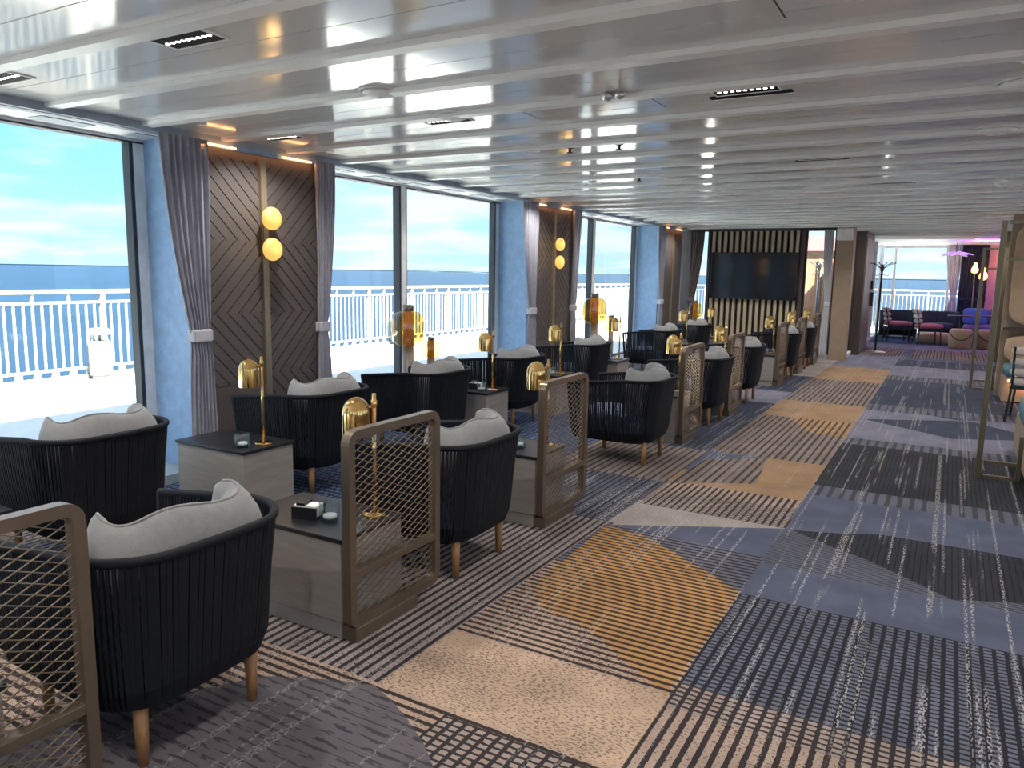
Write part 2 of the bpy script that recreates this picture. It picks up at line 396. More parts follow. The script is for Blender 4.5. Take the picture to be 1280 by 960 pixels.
# ---- ceiling: raised gloss panels between lower beams, running from the windows across the room
ceil = struct(MB().box(-5.75, 8, -6, Y_TV+.25, 2.60, 2.95).box(-1.80, 8, Y_TV+.25, Y_FAR+.3, 2.60, 2.95).build('ceiling', m_backing))
B0, PITCHB, BW = 3.25, .625, .08
XR = 8.0
LONG = {}
beam_me = MB().box(XP, XR, 0, BW, ZB, 2.60).mesh('ceiling_beam', m_beam)
pw = (PITCHB-BW)/2
pan_me = MB().box(XP, XR, .003, pw-.003, ZC, 2.60).mesh('ceiling_panel', m_ceil)
kb = -14
while B0+kb*PITCHB < 19.2:
    y = B0+kb*PITCHB
    far = y > Y_TV-.1
    if far and not LONG: LONG['b'] = MB().box(-1.76, XR, 0, BW, ZB, 2.60).mesh('ceiling_beam', m_beam); LONG['p'] = MB().box(-1.76, XR, .003, pw-.003, ZC, 2.60).mesh('ceiling_panel', m_ceil)
    inst('ceiling_beam', LONG['b'] if far else beam_me, ceil, (0, y, 0))
    for q in (0, 1): inst('ceiling_panel', LONG['p'] if far else pan_me, ceil, (0, y+BW+q*pw, 0))
    kb += 1
YCE = B0+kb*PITCHB
MB().box(-1.75, XR, YCE, Y_FAR, 2.44, 2.60).build('far_ceiling_slab', m_beam, ceil)

# ---- roof edge outside, deck, sea
rf = struct(MB().box(-5.75, -5.0, -6, Y_TV+.25, 2.56, 3.0).build('trim_1', m_rail))
dk = struct(MB().box(-10.45, -5.15, -8, 27.5, -.3, -.005).build('wall_deck', m_deck)); dk.name = 'deck'
MB().box(-5.15, -1.75, 15.75, 27.5, -.3, -.005).build('deck_slab', m_deck, dk); MB().box(-1.75, 8, Y_FAR+.1, 27.5, -.3, -.005).build('deck_slab', m_deck, dk)
for x in (-8.12, -8.30): MB().box(x, x+.025, -8, 27, -.01, .002).build('deck_joint', m_deck2, dk)
for y in (0, 3.1, 5.3, 9.5, 14, 19, 24): MB().box(-8.3, -8.12, y, y+.05, -.01, .002).build('deck_joint', m_deck2, dk)
M = bpy.data.materials.new('sea_water'); M.use_nodes = True; k = NT(M.node_tree); b = k.n['Principled BSDF']
pos = k.add('ShaderNodeNewGeometry').outputs['Position']
k.l.new(k.mix(k.step(k.noise(pos, .004, 4), .35, .65), (.003, .015, .034), (.005, .020, .042)), b.inputs['Base Color'])
b.inputs['Roughness'].default_value = .35; b.inputs['Specular IOR Level'].default_value = .25
bp = k.add('ShaderNodeBump'); bp.inputs['Strength'].default_value = 1.0; bp.inputs['Distance'].default_value = .9
mp = k.add('ShaderNodeMapping'); k.l.new(pos, mp.inputs[0]); mp.inputs['Scale'].default_value = (.5, .9, 1); mp.inputs['Rotation'].default_value = (0, 0, .4)
k.l.new(k.noise(mp.outputs[0], .55, 5, .65), bp.inputs['Height']); k.l.new(bp.outputs[0], b.inputs['Normal'])
sea = MB().box(-22000, 12000, -9000, 26000, -31, -30).build('sea', M, kind='stuff'); tag(sea, 'blue sea reaching to the horizon beyond the deck railing', 'sea')
m_coast = mat('hazy_coast', (.06, .10, .13), .9)
mb = MB(); rr = random.Random(3); pts = []
for i in range(60): pts.append((i, 42*math.sin(PI*i/59)**.7*(.55+.3*math.sin(i*.21)+.15*math.sin(i*.83+1))*rr.uniform(.85, 1)))
poly = [(-12500+i*180, -31+h) for i, h in pts]
mb.prism([(-12500, -32)]+poly+[(-12500+59*180, -32)], 14500, 14900, 'xzy')
co = mb.build('coastline', m_coast, kind='structure')

# ---- railings
def railing(name, length, label, pst):
    r = empty(name)
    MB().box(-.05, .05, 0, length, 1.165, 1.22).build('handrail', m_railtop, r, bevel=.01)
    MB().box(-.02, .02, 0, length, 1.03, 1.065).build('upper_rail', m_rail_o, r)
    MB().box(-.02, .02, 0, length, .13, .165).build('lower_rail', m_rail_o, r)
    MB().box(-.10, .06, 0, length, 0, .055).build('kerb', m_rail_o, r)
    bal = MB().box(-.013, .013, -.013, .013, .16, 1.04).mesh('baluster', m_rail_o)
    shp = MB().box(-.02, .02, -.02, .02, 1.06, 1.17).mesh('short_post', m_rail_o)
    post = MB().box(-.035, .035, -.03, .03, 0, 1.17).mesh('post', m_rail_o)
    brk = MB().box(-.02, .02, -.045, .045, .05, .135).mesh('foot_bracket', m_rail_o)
    n = int(length/.1175)
    for i in range(n):
        y = .05+i*.1175
        if i % 12 == pst: inst('post', post, r, (0, y, 0)); continue
        inst('baluster', bal, r, (0, y, 0))
        if i % 4 == pst % 4: inst('short_post', shp, r, (0, y, 0))
        if i % 2 == 0: inst('foot_bracket', brk, r, (0, y, 0))
    return tag(r, label, 'railing')
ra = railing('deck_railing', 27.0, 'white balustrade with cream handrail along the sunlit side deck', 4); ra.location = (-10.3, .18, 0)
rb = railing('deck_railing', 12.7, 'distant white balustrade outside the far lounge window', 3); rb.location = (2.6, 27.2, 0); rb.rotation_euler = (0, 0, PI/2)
# deck bins
def deck_bin(loc, label):
    r = empty('deck_bin', loc)
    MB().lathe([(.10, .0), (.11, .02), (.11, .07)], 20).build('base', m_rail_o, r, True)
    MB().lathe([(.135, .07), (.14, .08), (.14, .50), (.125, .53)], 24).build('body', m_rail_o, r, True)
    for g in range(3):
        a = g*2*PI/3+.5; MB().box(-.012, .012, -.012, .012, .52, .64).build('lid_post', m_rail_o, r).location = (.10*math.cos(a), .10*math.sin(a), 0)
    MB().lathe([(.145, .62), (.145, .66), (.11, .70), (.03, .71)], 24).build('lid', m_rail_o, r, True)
    return tag(r, label, 'bin', 'white deck bins')
deck_bin((-10.02, 6.10, 0), 'white cylindrical deck bin against the railing seen in the leftmost window')
deck_bin((-10.02, 12.6, 0), 'white cylindrical deck bin by the railing beyond the grey curtain')

# ---- window wall
def window(n, y0, y1, mull=None, x=XW, z0=.10, z1=2.43):
    w = struct(empty('window_%d' % n, (x, (y0+y1)/2, 0))); c = (y0+y1)/2
    def bar(nm, a, b2, za, zb, ma=m_frame, d0=-.05, d1=.05): MB().box(d0, d1, a-c, b2-c, za, zb).build(nm, ma, w)
    bar('sill', y0, y1, .0, z0); bar('head', y0, y1, z1, z1+.06)
    bar('jamb', y0, y0+.055, z0, z1); bar('jamb', y1-.085, y1, z0, z1)
    bar('gasket', y0+.055, y0+.075, z0, z1, m_frame_d, -.03, .052); bar('gasket', y1-.115, y1-.085, z0, z1, m_frame_d, -.03, .052)
    bar('gasket', y0, y1, z1-.012, z1, m_frame_d, -.03, .055); bar('gasket', y0, y1, z0, z0+.02, m_frame_d, -.03, .055)
    cuts = [y0+.07]+([mull] if mull else [])+[y1-.11]
    if mull:
        bar('mullion', mull-.045, mull+.045, z0, z1, m_frame, -.05, .06)
        bar('gasket', mull-.075, mull-.045, z0, z1, m_frame_d, -.03, .055); bar('gasket', mull+.045, mull+.06, z0, z1, m_frame_d, -.03, .055)
    for a, b2 in zip(cuts[:-1], cuts[1:]): MB().box(-.004, .004, a-c, b2-c, z0, z1).build('pane', m_pane, w)
    return w
PIL = [(-1.45, -.10), (3.55, 4.90), (8.55, 9.90), (13.55, 14.92)]
window(1, -5.9, -1.45, -3.6); window(2, -.10, 3.55, 1.6); window(3, 4.90, 8.55, 6.56); window(4, 9.90, 13.55, 11.56)
# head soffit with slot diffusers + pelmet edge
wl = struct(MB().box(XW-.02, XP-.03, -6, Y_TV, 2.448, 2.56).build('wall_left', m_rail))
MB().box(XP-.03, XP+.004, -6, Y_TV, 2.443, 2.56).build('pelmet', m_pelmet, wl)
MB().box(XP-.10, XP-.03, -6, Y_TV, 2.439, 2.46).build('curtain_track', m_pelmet, wl)
for i in range(26):
    y = -.4+i*.62
    MB().box(XP-.32, XP-.17, y, y+.34, 2.443, 2.452).build('slot_diffuser', m_pelmet, wl)
struct(MB().box(XW-.06, XP-.02, -6, Y_TV, -.02, .07).build('baseboard_left', m_pelmet))

def clip(poly, f):       # keep the side f(p) >= 0
    out = []
    for i, p in enumerate(poly):
        q = poly[(i+1) % len(poly)]; a, b2 = f(p), f(q)
        if a >= 0: out.append(p)
        if (a >= 0) != (b2 >= 0):
            t = a/(a-b2); out.append((p[0]+(q[0]-p[0])*t, p[1]+(q[1]-p[1])*t))
    return out
def strips(parent, y0, y1, zones, x):
    gap, pit = .009, .078
    for za, zb, sgn in zones:
        if sgn == 0: MB().box(x, x+.012, y0, y1, za, zb).build('panel_strip', m_strip, parent); continue
        s = math.sqrt(.5); nrm = (-sgn*s, s)      # lines z = sgn*y + c
        d0 = min(nrm[0]*y+nrm[1]*z for y in (y0, y1) for z in (za, zb)); d1 = max(nrm[0]*y+nrm[1]*z for y in (y0, y1) for z in (za, zb))
        j = math.floor(d0/pit)
        while j*pit < d1:
            lo, hi = j*pit+gap/2, (j+1)*pit-gap/2; j += 1
            P = [(y0, za), (y1, za), (y1, zb), (y0, zb)]
            P = clip(P, lambda p: nrm[0]*p[0]+nrm[1]*p[1]-lo)
            if len(P) > 2: P = clip(P, lambda p: hi-nrm[0]*p[0]-nrm[1]*p[1])
            if len(P) < 3: continue
            MB().prism(P, x, x+.012, 'yzx').build('panel_strip', m_strip, parent)
for i, (y0, y1) in enumerate(PIL):
    p = struct(MB().box(XW-.06, XP, y0, y1, -.02, 2.56).build('wall_pillar', m_reveal)); p.name = ['wall_near', 'wall_pillar', 'wall_pillar', 'wall_pillar'][i]
    ym = (y0+y1)/2
    bd = MB().box(XP-.01, XP+.012, y0+.10, y1-.08, .07, 2.41).build('panel_board', m_taupe, p)
    MB().box(XP+.01, XP+.05, ym-.028, ym+.028, .07, 2.38).build('centre_strip', m_brass, p)
    MB().box(XP+.0, XP+.026, y0+.06, y0+.10, .07, 2.38).build('edge_trim', m_brass, p)
    if i in (1, 2):
        strips(bd, y0+.11, ym-.03, [(1.75, 2.35, -1), (1.20, 1.75, 1), (.66, 1.20, -1), (.08, .655, 0)], XP+.012)
        strips(bd, ym+.03, y1-.09, [(1.75, 2.35, 1), (1.20, 1.75, -1), (.72, 1.20, 1), (.35, .72, -1), (.08, .345, 0)], XP+.012)
    if i in (1, 2, 3):
        cv = MB().box(XP+.02, XP+.03, y0+.14, y0+.44, 2.418, 2.430).box(XP+.02, XP+.03, ym+.22, y1-.14, 2.418, 2.430).build('cove_light', m_cove)
        tag(cv, 'warm orange light strip along the top of the %s brown pillar from the camera' % ORD[i-1], 'light', 'pillar cove lights')
        light('cove_glow', 'AREA', (XP+.05, ym, 2.41), .4, (1, .42, .14), .03, y1-y0-.2, (0, 0, 0), None)

# ---- curtains
def curtain(name, label, ma, x, yin, yout, ytie_in, ytie_out, ybot_in, ybot_out, ztie=1.06, ztop=2.44, folds=7, amp=.022, axis='y', band=None, group=None):
    r = empty(name, (0, 0, 0))
    def edge(v, a, t, b2):      # v 0 top .. 1 bottom
        z = ztop + (.03-ztop)*v
        if z > ztie: q = max(0, (ztop-z)/(ztop-ztie)); e = q**1.7; return a+(t-a)*e
        q = min(1, (ztie-z)/(ztie-.03)); e = 1-(1-q)**2.2; return t+(b2-t)*e
    def fn(u, v):
        a = edge(v, yin, ytie_in, ybot_in); b2 = edge(v, yout, ytie_out, ybot_out)
        z = ztop+(.03-ztop)*v; w = abs(b2-a)
        k = amp*(.75+.25*math.cos((z-ztie)*5)) * (1 if abs(z-ztie) > .08 else .55)
        off = k*math.sin(u*2*PI*folds+.6*math.sin(v*5)) + .3*k*math.sin(u*2*PI*folds*2.3+v*4)
        yy = a+(b2-a)*u
        return (x+off, yy, z) if axis == 'y' else (yy, x-off, z)
    o = MB().grid(fn, folds*10, 30).build('fabric', ma, r, True)
    sm = o.modifiers.new('thick', 'SOLIDIFY'); sm.thickness = .005
    a, b2 = sorted((ytie_in, ytie_out))
    bw = .035
    if axis == 'y': MB().prism([(x-bw-.01, a-.008), (x+bw, a-.008), (x+bw, b2+.008), (x-bw-.01, b2+.008)], ztie-.045, ztie+.045).build('tieback', band or ma, r, bevel=.012)
    else: MB().prism([(a-.008, x-bw), (b2+.008, x-bw), (b2+.008, x+bw), (a-.008, x+bw)], ztie-.045, ztie+.045).build('tieback', band or ma, r, bevel=.012)
    r.location = (0, 0, 0)
    return tag(r, label, 'curtain', group)
m_band = mat('pale_tieback', (.50, .49, .55), .7)
for i, (y0, y1) in enumerate(PIL[1:]):
    curtain('curtain', 'lavender grey tied-back curtain on the near side of the %s brown pillar' % ORD[i], m_curtain, XP+.055, y0+.16, y0-.21, y0+.12, y0-.03, y0+.16, y0-.06, band=m_band, group='tied-back curtains')
    if i < 2: curtain('curtain', 'narrow grey tied-back curtain on the far side of the %s brown pillar' % ORD[i], m_curtain, XP+.055, y1-.13, y1+.10, y1-.12, y1-.02, y1-.14, y1+.04, band=m_band, group='tied-back curtains')
curtain('curtain', 'dark brown tied-back curtain in the corner beside the screen wall', m_curtain_b, Y_TV-.08, -4.70, -4.42, -4.70, -4.58, -4.70, -4.56, axis='x', folds=5)
curtain('curtain', 'pale grey tied-back curtain beside the tan pillar', m_curtain_w, Y_TV-.06, -1.99, -2.16, -1.99, -2.07, -1.99, -2.12, axis='x', folds=5)

# ---- wall sconces
for i, (y0, y1) in enumerate(PIL[1:3]):
    ym = (y0+y1)/2
    s = empty('wall_sconce', (XP+.05, ym, 0))
    MB().box(0, .012, -.022, .022, 1.62, 2.0).build('backplate', m_brass, s)
    for z in (1.93, 1.695):
        MB().lathe([(.0, 0), (.03, 0), (.03, .02), (.0, .02)], 16).build('stem', m_brass, s, True).matrix_local = Matrix.Translation((.008, 0, z)) @ Matrix.Rotation(PI/2, 4, 'Y')
        g = MB().superq((.075, 0, z), (.055, .088, .088), 1, 1, 28, 16).build('globe', m_opal, s, True)
        light('sconce_glow', 'POINT', (XP+.05+.16, ym, z), .35, (1, .55, .2), .05)
    tag(s, 'pair of round glowing opal globes on the %s brown pillar from the camera' % ORD[i], 'wall lamp', 'pillar sconces')

# ---- end wall with slats, screen and glass
we = struct(MB().box(-4.31, -2.53, Y_TV+.04, Y_TV+.2, -.02, 2.56).build('wall_end', m_slatback))
n = 15; w = 1.73/n
sl = MB().box(0, .058, -.012, .04, .02, 2.45).mesh('slat', m_slat)
for i in range(n): inst('slat', sl, we, (-4.30+i*w+.02, Y_TV, 0))
MB().box(-4.36, -4.31, Y_TV-.02, Y_TV+.2, 0, 2.5).build('edge_post', m_frame_d, we); MB().box(-2.58, -2.50, Y_TV-.02, Y_TV+.2, 0, 2.5).build('edge_post', m_brown, we)
MB().box(-4.75, -1.9, Y_TV-.02, Y_TV+.2, 2.43, 2.56).build('header', m_frame_d, we)
MB().box(-5.2, -4.70, Y_TV-.02, Y_TV+.2, 0, 2.56).build('corner_post', m_taupe, we)
for n_, a, b2 in ((5, -4.70, -4.36), (6, -2.50, -1.95)):
    w_ = struct(empty('window_%d' % n_, ((a+b2)/2, Y_TV+.1, 0))); h = (b2-a)/2
    MB().box(-h, h, -.04, .04, 0, .08).build('sill', m_frame, w_); MB().box(-h, -h+.03, -.04, .04, .08, 2.43).build('jamb', m_frame_d, w_); MB().box(h-.03, h, -.04, .04, .08, 2.43).build('jamb', m_frame_d, w_)
    MB().box(-h+.03, h-.03, -.004, .004, .08, 2.43).build('pane', m_pane, w_)
tv = empty('wall_screen', (-3.42, Y_TV-.02, 1.56))
MB().box(-.84, .84, -.075, -.03, -.46, .46).build('casing', m_blk, tv, bevel=.008)
MB().box(-.825, .825, -.078, -.074, -.445, .445).build('screen', m_screen, tv)
MB().box(-.25, .25, -.03, .008, -.2, .2).build('bracket', m_blk, tv)
tag(tv, 'large black flat screen mounted on the vertical slat wall', 'television')
# tan pillar, speaker, brown door pier
struct(MB().box(-1.94, -1.64, Y_TV-.05, Y_TV+.25, -.02, 2.56).build('wall_pier', m_tan, None))
sp = empty('wall_speaker', (-1.79, Y_TV-.05, 2.35)); MB().box(-.14, .14, -.16, 0, -.11, .11).build('casing', m_rail, sp, bevel=.015); MB().box(-.12, .12, -.163, -.158, -.09, .09).build('grille', m_wht, sp)
tag(sp, 'white box loudspeaker high on the tan pillar', 'speaker')
dr = struct(MB().box(-1.86, -1.55, 16.75, 18.5, 0, 2.5).build('door_1', m_brown))
MB().box(-1.552, -1.535, 16.85, 18.4, .05, 2.35).build('door_leaf', mat('greybrown_door_leaf', (.16, .13, .115), .4), dr)
MB().box(-1.54, -1.47, 18.25, 18.35, .95, 1.25).build('door_handle', m_blk, dr); MB().box(-1.54, -1.49, 18.25, 18.35, 1.32, 1.5).build('lock_box', m_blk, dr)
w_ = struct(empty('window_7', (-1.70, 16.2, 0)))
MB().box(-.03, .03, -.45, .55, 0, .08).build('sill', m_frame, w_); MB().box(-.004, .004, -.45, .55, .08, 2.45).build('pane', m_pane, w_)
w_ = struct(empty('window_8', (-1.70, 20.8, 0)))
MB().box(-.04, .04, -2.1, 2.2, 0, .08).build('sill', m_frame, w_); MB().box(-.004, .004, -2.1, 2.2, .08, 2.45).build('pane', m_pane, w_)
for y in (-2.1, 0, 2.1): MB().box(-.04, .04, y-.04, y+.04, .08, 2.45).build('mullion', m_frame, w_)
# deckhouse outside behind the end wall
dh = empty('deckhouse', (-2.9, 20.2, 0))
MB().box(-.55, 1.05, 0, 1.2, -.02, 2.2).build('wall', m_orange, dh); MB().box(-.60, 1.10, -.06, 1.25, 2.2, 2.55).build('fascia', m_pinkp, dh); MB().box(.0, .06, -.03, 0, 0, 2.0).build('door_edge', m_tan, dh)
tag(dh, 'orange deckhouse with a pink top seen through the glass right of the screen', 'deckhouse')

# ---- far window wall
w_ = struct(empty('window_9', (-.55, Y_FAR, 0)))
for a, b2 in ((-1.2, -.83), (-.83, .45), (.45, 1.0)): MB().box(a, b2, -.004, .004, .08, 2.36).build('pane', m_pane, w_)
for x in (-1.2, -.83, .45, 1.0): MB().box(x-.03, x+.03, -.05, .05, .0, 2.36).build('mullion', m_frame, w_)
MB().box(-1.2, 1.3, -.05, .05, 0, .08).build('sill', m_frame, w_); MB().box(-1.2, 1.3, -.05, .05, 2.36, 2.6).build('head', m_frame, w_)
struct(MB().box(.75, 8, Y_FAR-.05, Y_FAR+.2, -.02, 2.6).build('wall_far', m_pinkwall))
curtain('curtain', 'pale curtain tied at the waist beside the far lounge window', m_curtain_w, Y_FAR-.15, .16, -.20, .10, -.02, .18, -.16, axis='x', folds=6, ztie=1.1)
curtain('curtain', 'dark navy full-length curtain in the far lounge', m_navy, Y_FAR-.22, .15, .75, .15, .75, .15, .75, axis='x', folds=9)
# walls out of view: the room goes on behind the camera and to the right, with windows
wr = struct(empty('wall_right', (8, 0, 0)))
for y in range(-6, 23, 5): MB().box(0, .3, y, y+1.2, 0, 2.6).build('pier', m_taupe, wr)
MB().box(0, .3, -6, 23, 0, .35).build('parapet', m_taupe, wr)
wb = struct(empty('wall_back', (0, -6, 0)))
for x in (-5.2, -1.2, 3.2, 7.0): MB().box(x, x+1.0, -.3, 0, 0, 2.6).build('pier', m_taupe, wb)
MB().box(-5.2, 8, -.3, 0, 0, .35).build('parapet', m_taupe, wb)

# ================================================================ CEILING FITTINGS
def slot_y(y):        # pull into the nearest raised panel
    j = round((y-(B0+BW+pw/2))/(PITCHB)); return B0+BW+pw/2+j*PITCHB
slot_me = dict(
  housing=MB().box(-.16, .16, -.068, .068, -.004, .02).mesh('housing', mat('matt_black', (.006, .006, .007), .7, spec=.1)),
  rim=MB().box(-.168, .168, -.076, -.068, -.007, .005).box(-.168, .168, .068, .076, -.007, .005).box(-.168, -.16, -.076, .076, -.007, .005).box(.16, .168, -.076, .076, -.007, .005).mesh('rim', m_rail),
  lens=MB().lathe([(.010, -.0065), (.011, -.004)], 10).mesh('lens', mat('spot_lens', (.9, .9, .85), .3, emit=(1, .95, .85), es=2.5)))
SL = []
for yy in (-3.9, -1.9, .2, 2.23, 4.25, 6.28, 8.3, 10.3, 12.4, 14.4, 16.5):  # rows behind the camera are unseen, kept for the light they give
    for xx in (-4.3, -2.85, -1.0, .95, 2.9): SL.append((xx, slot_y(yy)-.02))
SLP = 7.8
for xx, yy in SL:
    s = empty('ceiling_downlight', (xx, yy, ZC))
    hs = inst('housing', slot_me['housing'], s); inst('rim', slot_me['rim'], s)
    for i in range(9): inst('lens', slot_me['lens'], hs, (-.132+i*.033, 0, 0))
    light('downlight_glow', 'SPOT', (xx, yy, ZC-.014), SLP*4, (1, .94, .87), .008)
    a = 'windows' if xx < -4 else 'window-row chairs' if xx < -2 else 'aisle' if xx < 0 else 'right-hand booths' if xx < 2 else 'right wall side'
    j = sorted({q[1] for q in SL}).index(yy)
    near = '%s from the camera' % ORD[j-3] if j > 2 else '%s unseen one behind the viewpoint' % ORD[2-j]
    tag(s, 'black slot downlight above the %s, %s' % (a, near), 'downlight', 'slot downlights')
def disc(x, y, r, label, z=ZC):
    s = empty('ceiling_speaker', (x, y, z))
    MB().lathe([(r*1.15, 0), (r*1.13, -.008), (r*.98, -.008), (r*.98, 0)], 32).build('ring', m_rail, s, True)
    MB().lathe([(r*.99, -.001), (r*.99, -.003)], 32).build('painted_shadow_ring', m_backing, s)  # dark disc that paints the shadow ring around the dish
    MB().lathe([(r*.90, -.004), (r*.93, -.018), (r*.6, -.03), (.012, -.034)], 32).build('dish', m_rail, s, True)
    MB().lathe([(.012, -.03), (.01, -.040)], 10).build('centre_screw', m_chrome, s, True)
    return tag(s, label, 'ceiling vent', 'round ceiling vents')
disc(-2.72, 3.27, .10, 'round white ceiling vent disc nearest the pillar globes'); disc(-2.72, 3.95, .10, 'second round white ceiling vent disc, behind the nearest one')
disc(.16, 5.78, .12, 'round white ceiling vent at the right beside a small hatch'); disc(.22, 4.5, .12, 'round white ceiling vent cut by the right edge of the picture'); disc(.26, 4.0, .10, 'upper round white ceiling vent at the right edge of the picture')
sm = empty('smoke_detector', (.30, 8.4, ZB)); MB().lathe([(.06, 0), (.06, -.02), (.05, -.03)], 20).build('base', m_rail, sm, True); MB().lathe([(.045, -.03), (.04, -.055), (.02, -.065)], 20).build('sensor', m_wht, sm, True)
tag(sm, 'white dome smoke detector on the ceiling near the right booth', 'detector')
for i, (x, y, lb) in enumerate([(-2.75, 7.4, 'dark small sprinkler head hanging over the middle of the seating'), (-2.6, 5.25, 'tiny sprinkler head close to the second window'), (-2.2, 5.3, 'tiny sprinkler head beside the ceiling access panel'), (-3.2, 1.62, 'sprinkler head at the very top left of the picture')]):
    s = empty('sprinkler', (x, slot_y(y), ZC)); MB().lathe([(.03, 0), (.03, -.006), (.012, -.01), (.010, -.035)], 12).build('stem', m_dark, s, True); MB().lathe([(.026, -.036), (.026, -.041)], 12).build('deflector', m_dark, s, True)
    tag(s, lb, 'sprinkler', 'sprinkler heads')
# emergency twin lamp and linear air slots
em = empty('emergency_lamp', (-1.62, 3.86, ZC)); MB().box(-.05, .05, -.015, .015, -.012, .005).build('bar', m_rail, em)
for dx in (-.035, .035): MB().superq((dx, -.03, -.02), (.028, .028, .022), 1, 1, 14, 8).build('lamp_eye', m_chrome, em, True)
tag(em, 'small twin-eyed emergency lamp on the ceiling panel', 'lamp')
for x, y, L, lb in [(-1.0, 4.40, .42, 'long black air slot in the ceiling over the aisle'), (-1.0, 6.34, .4, 'second black air slot in the ceiling over the aisle'), (-.6, 8.3, .4, 'third black air slot in the ceiling over the aisle'), (-2.4, 8.9, .4, 'black air slot in the ceiling over the middle tables'), (-1.5, 10.4, .45, 'black air slot in the ceiling towards the screen')]:
    yy = slot_y(y)+.10
    s = empty('air_slot', (x, yy, ZC)); MB().box(-L/2, L/2, -.03, .03, -.004, .01).build('slot', MATS['matt_black'], s); MB().box(-L/2-.01, L/2+.01, .03, .04, -.006, .004).build('lip', m_rail, s)
    tag(s, lb, 'vent', 'ceiling air slots')
for x, y in ((-2.30, 3.9), (-1.50, 3.86), (-.62, 2.95)):
    yy = slot_y(y); MB().box(x, x+.006, yy-.2, yy+.2, ZC-.0008, ZC+.01).build('panel_joint', m_backing, ceil)

# ================================================================ FURNITURE
def u_path(w, xr, xf, r, n=64, bow=.03):
    """plan of the chair shell, from the front of one arm round the back to the front of the other (faces -x)"""
    pts = []
    def add(a, b2, k):
        for i in range(k): t = i/k; pts.append((a[0]+(b2[0]-a[0])*t, a[1]+(b2[1]-a[1])*t))
    add((xf, -w*.93), (xr-r, -w), 20)
    for i in range(12): g = -PI/2+PI/2*i/12; pts.append((xr-r+r*math.cos(g), -w+r+r*math.sin(g)))
    add((xr, -w+r), (xr, w-r), 20)
    for i in range(12): g = PI/2*i/12; pts.append((xr-r+r*math.cos(g), w-r+r*math.sin(g)))
    add((xr-r, w), (xf, w*.93), 20); pts.append((xf, w*.93))
    pts = [(x+bow*(1-(y/w)**2) if x > xr-r else x, y) for x, y in pts]
    L = [0]
    for a, b2 in zip(pts[:-1], pts[1:]): L.append(L[-1]+math.hypot(b2[0]-a[0], b2[1]-a[1]))
    out = []; j = 0
    for i in range(n):
        d = L[-1]*i/(n-1)
        while j < len(L)-2 and L[j+1] < d: j += 1
        t = (d-L[j])/max(1e-9, L[j+1]-L[j]); out.append((pts[j][0]+(pts[j+1][0]-pts[j][0])*t, pts[j][1]+(pts[j+1][1]-pts[j][1])*t))
    return out
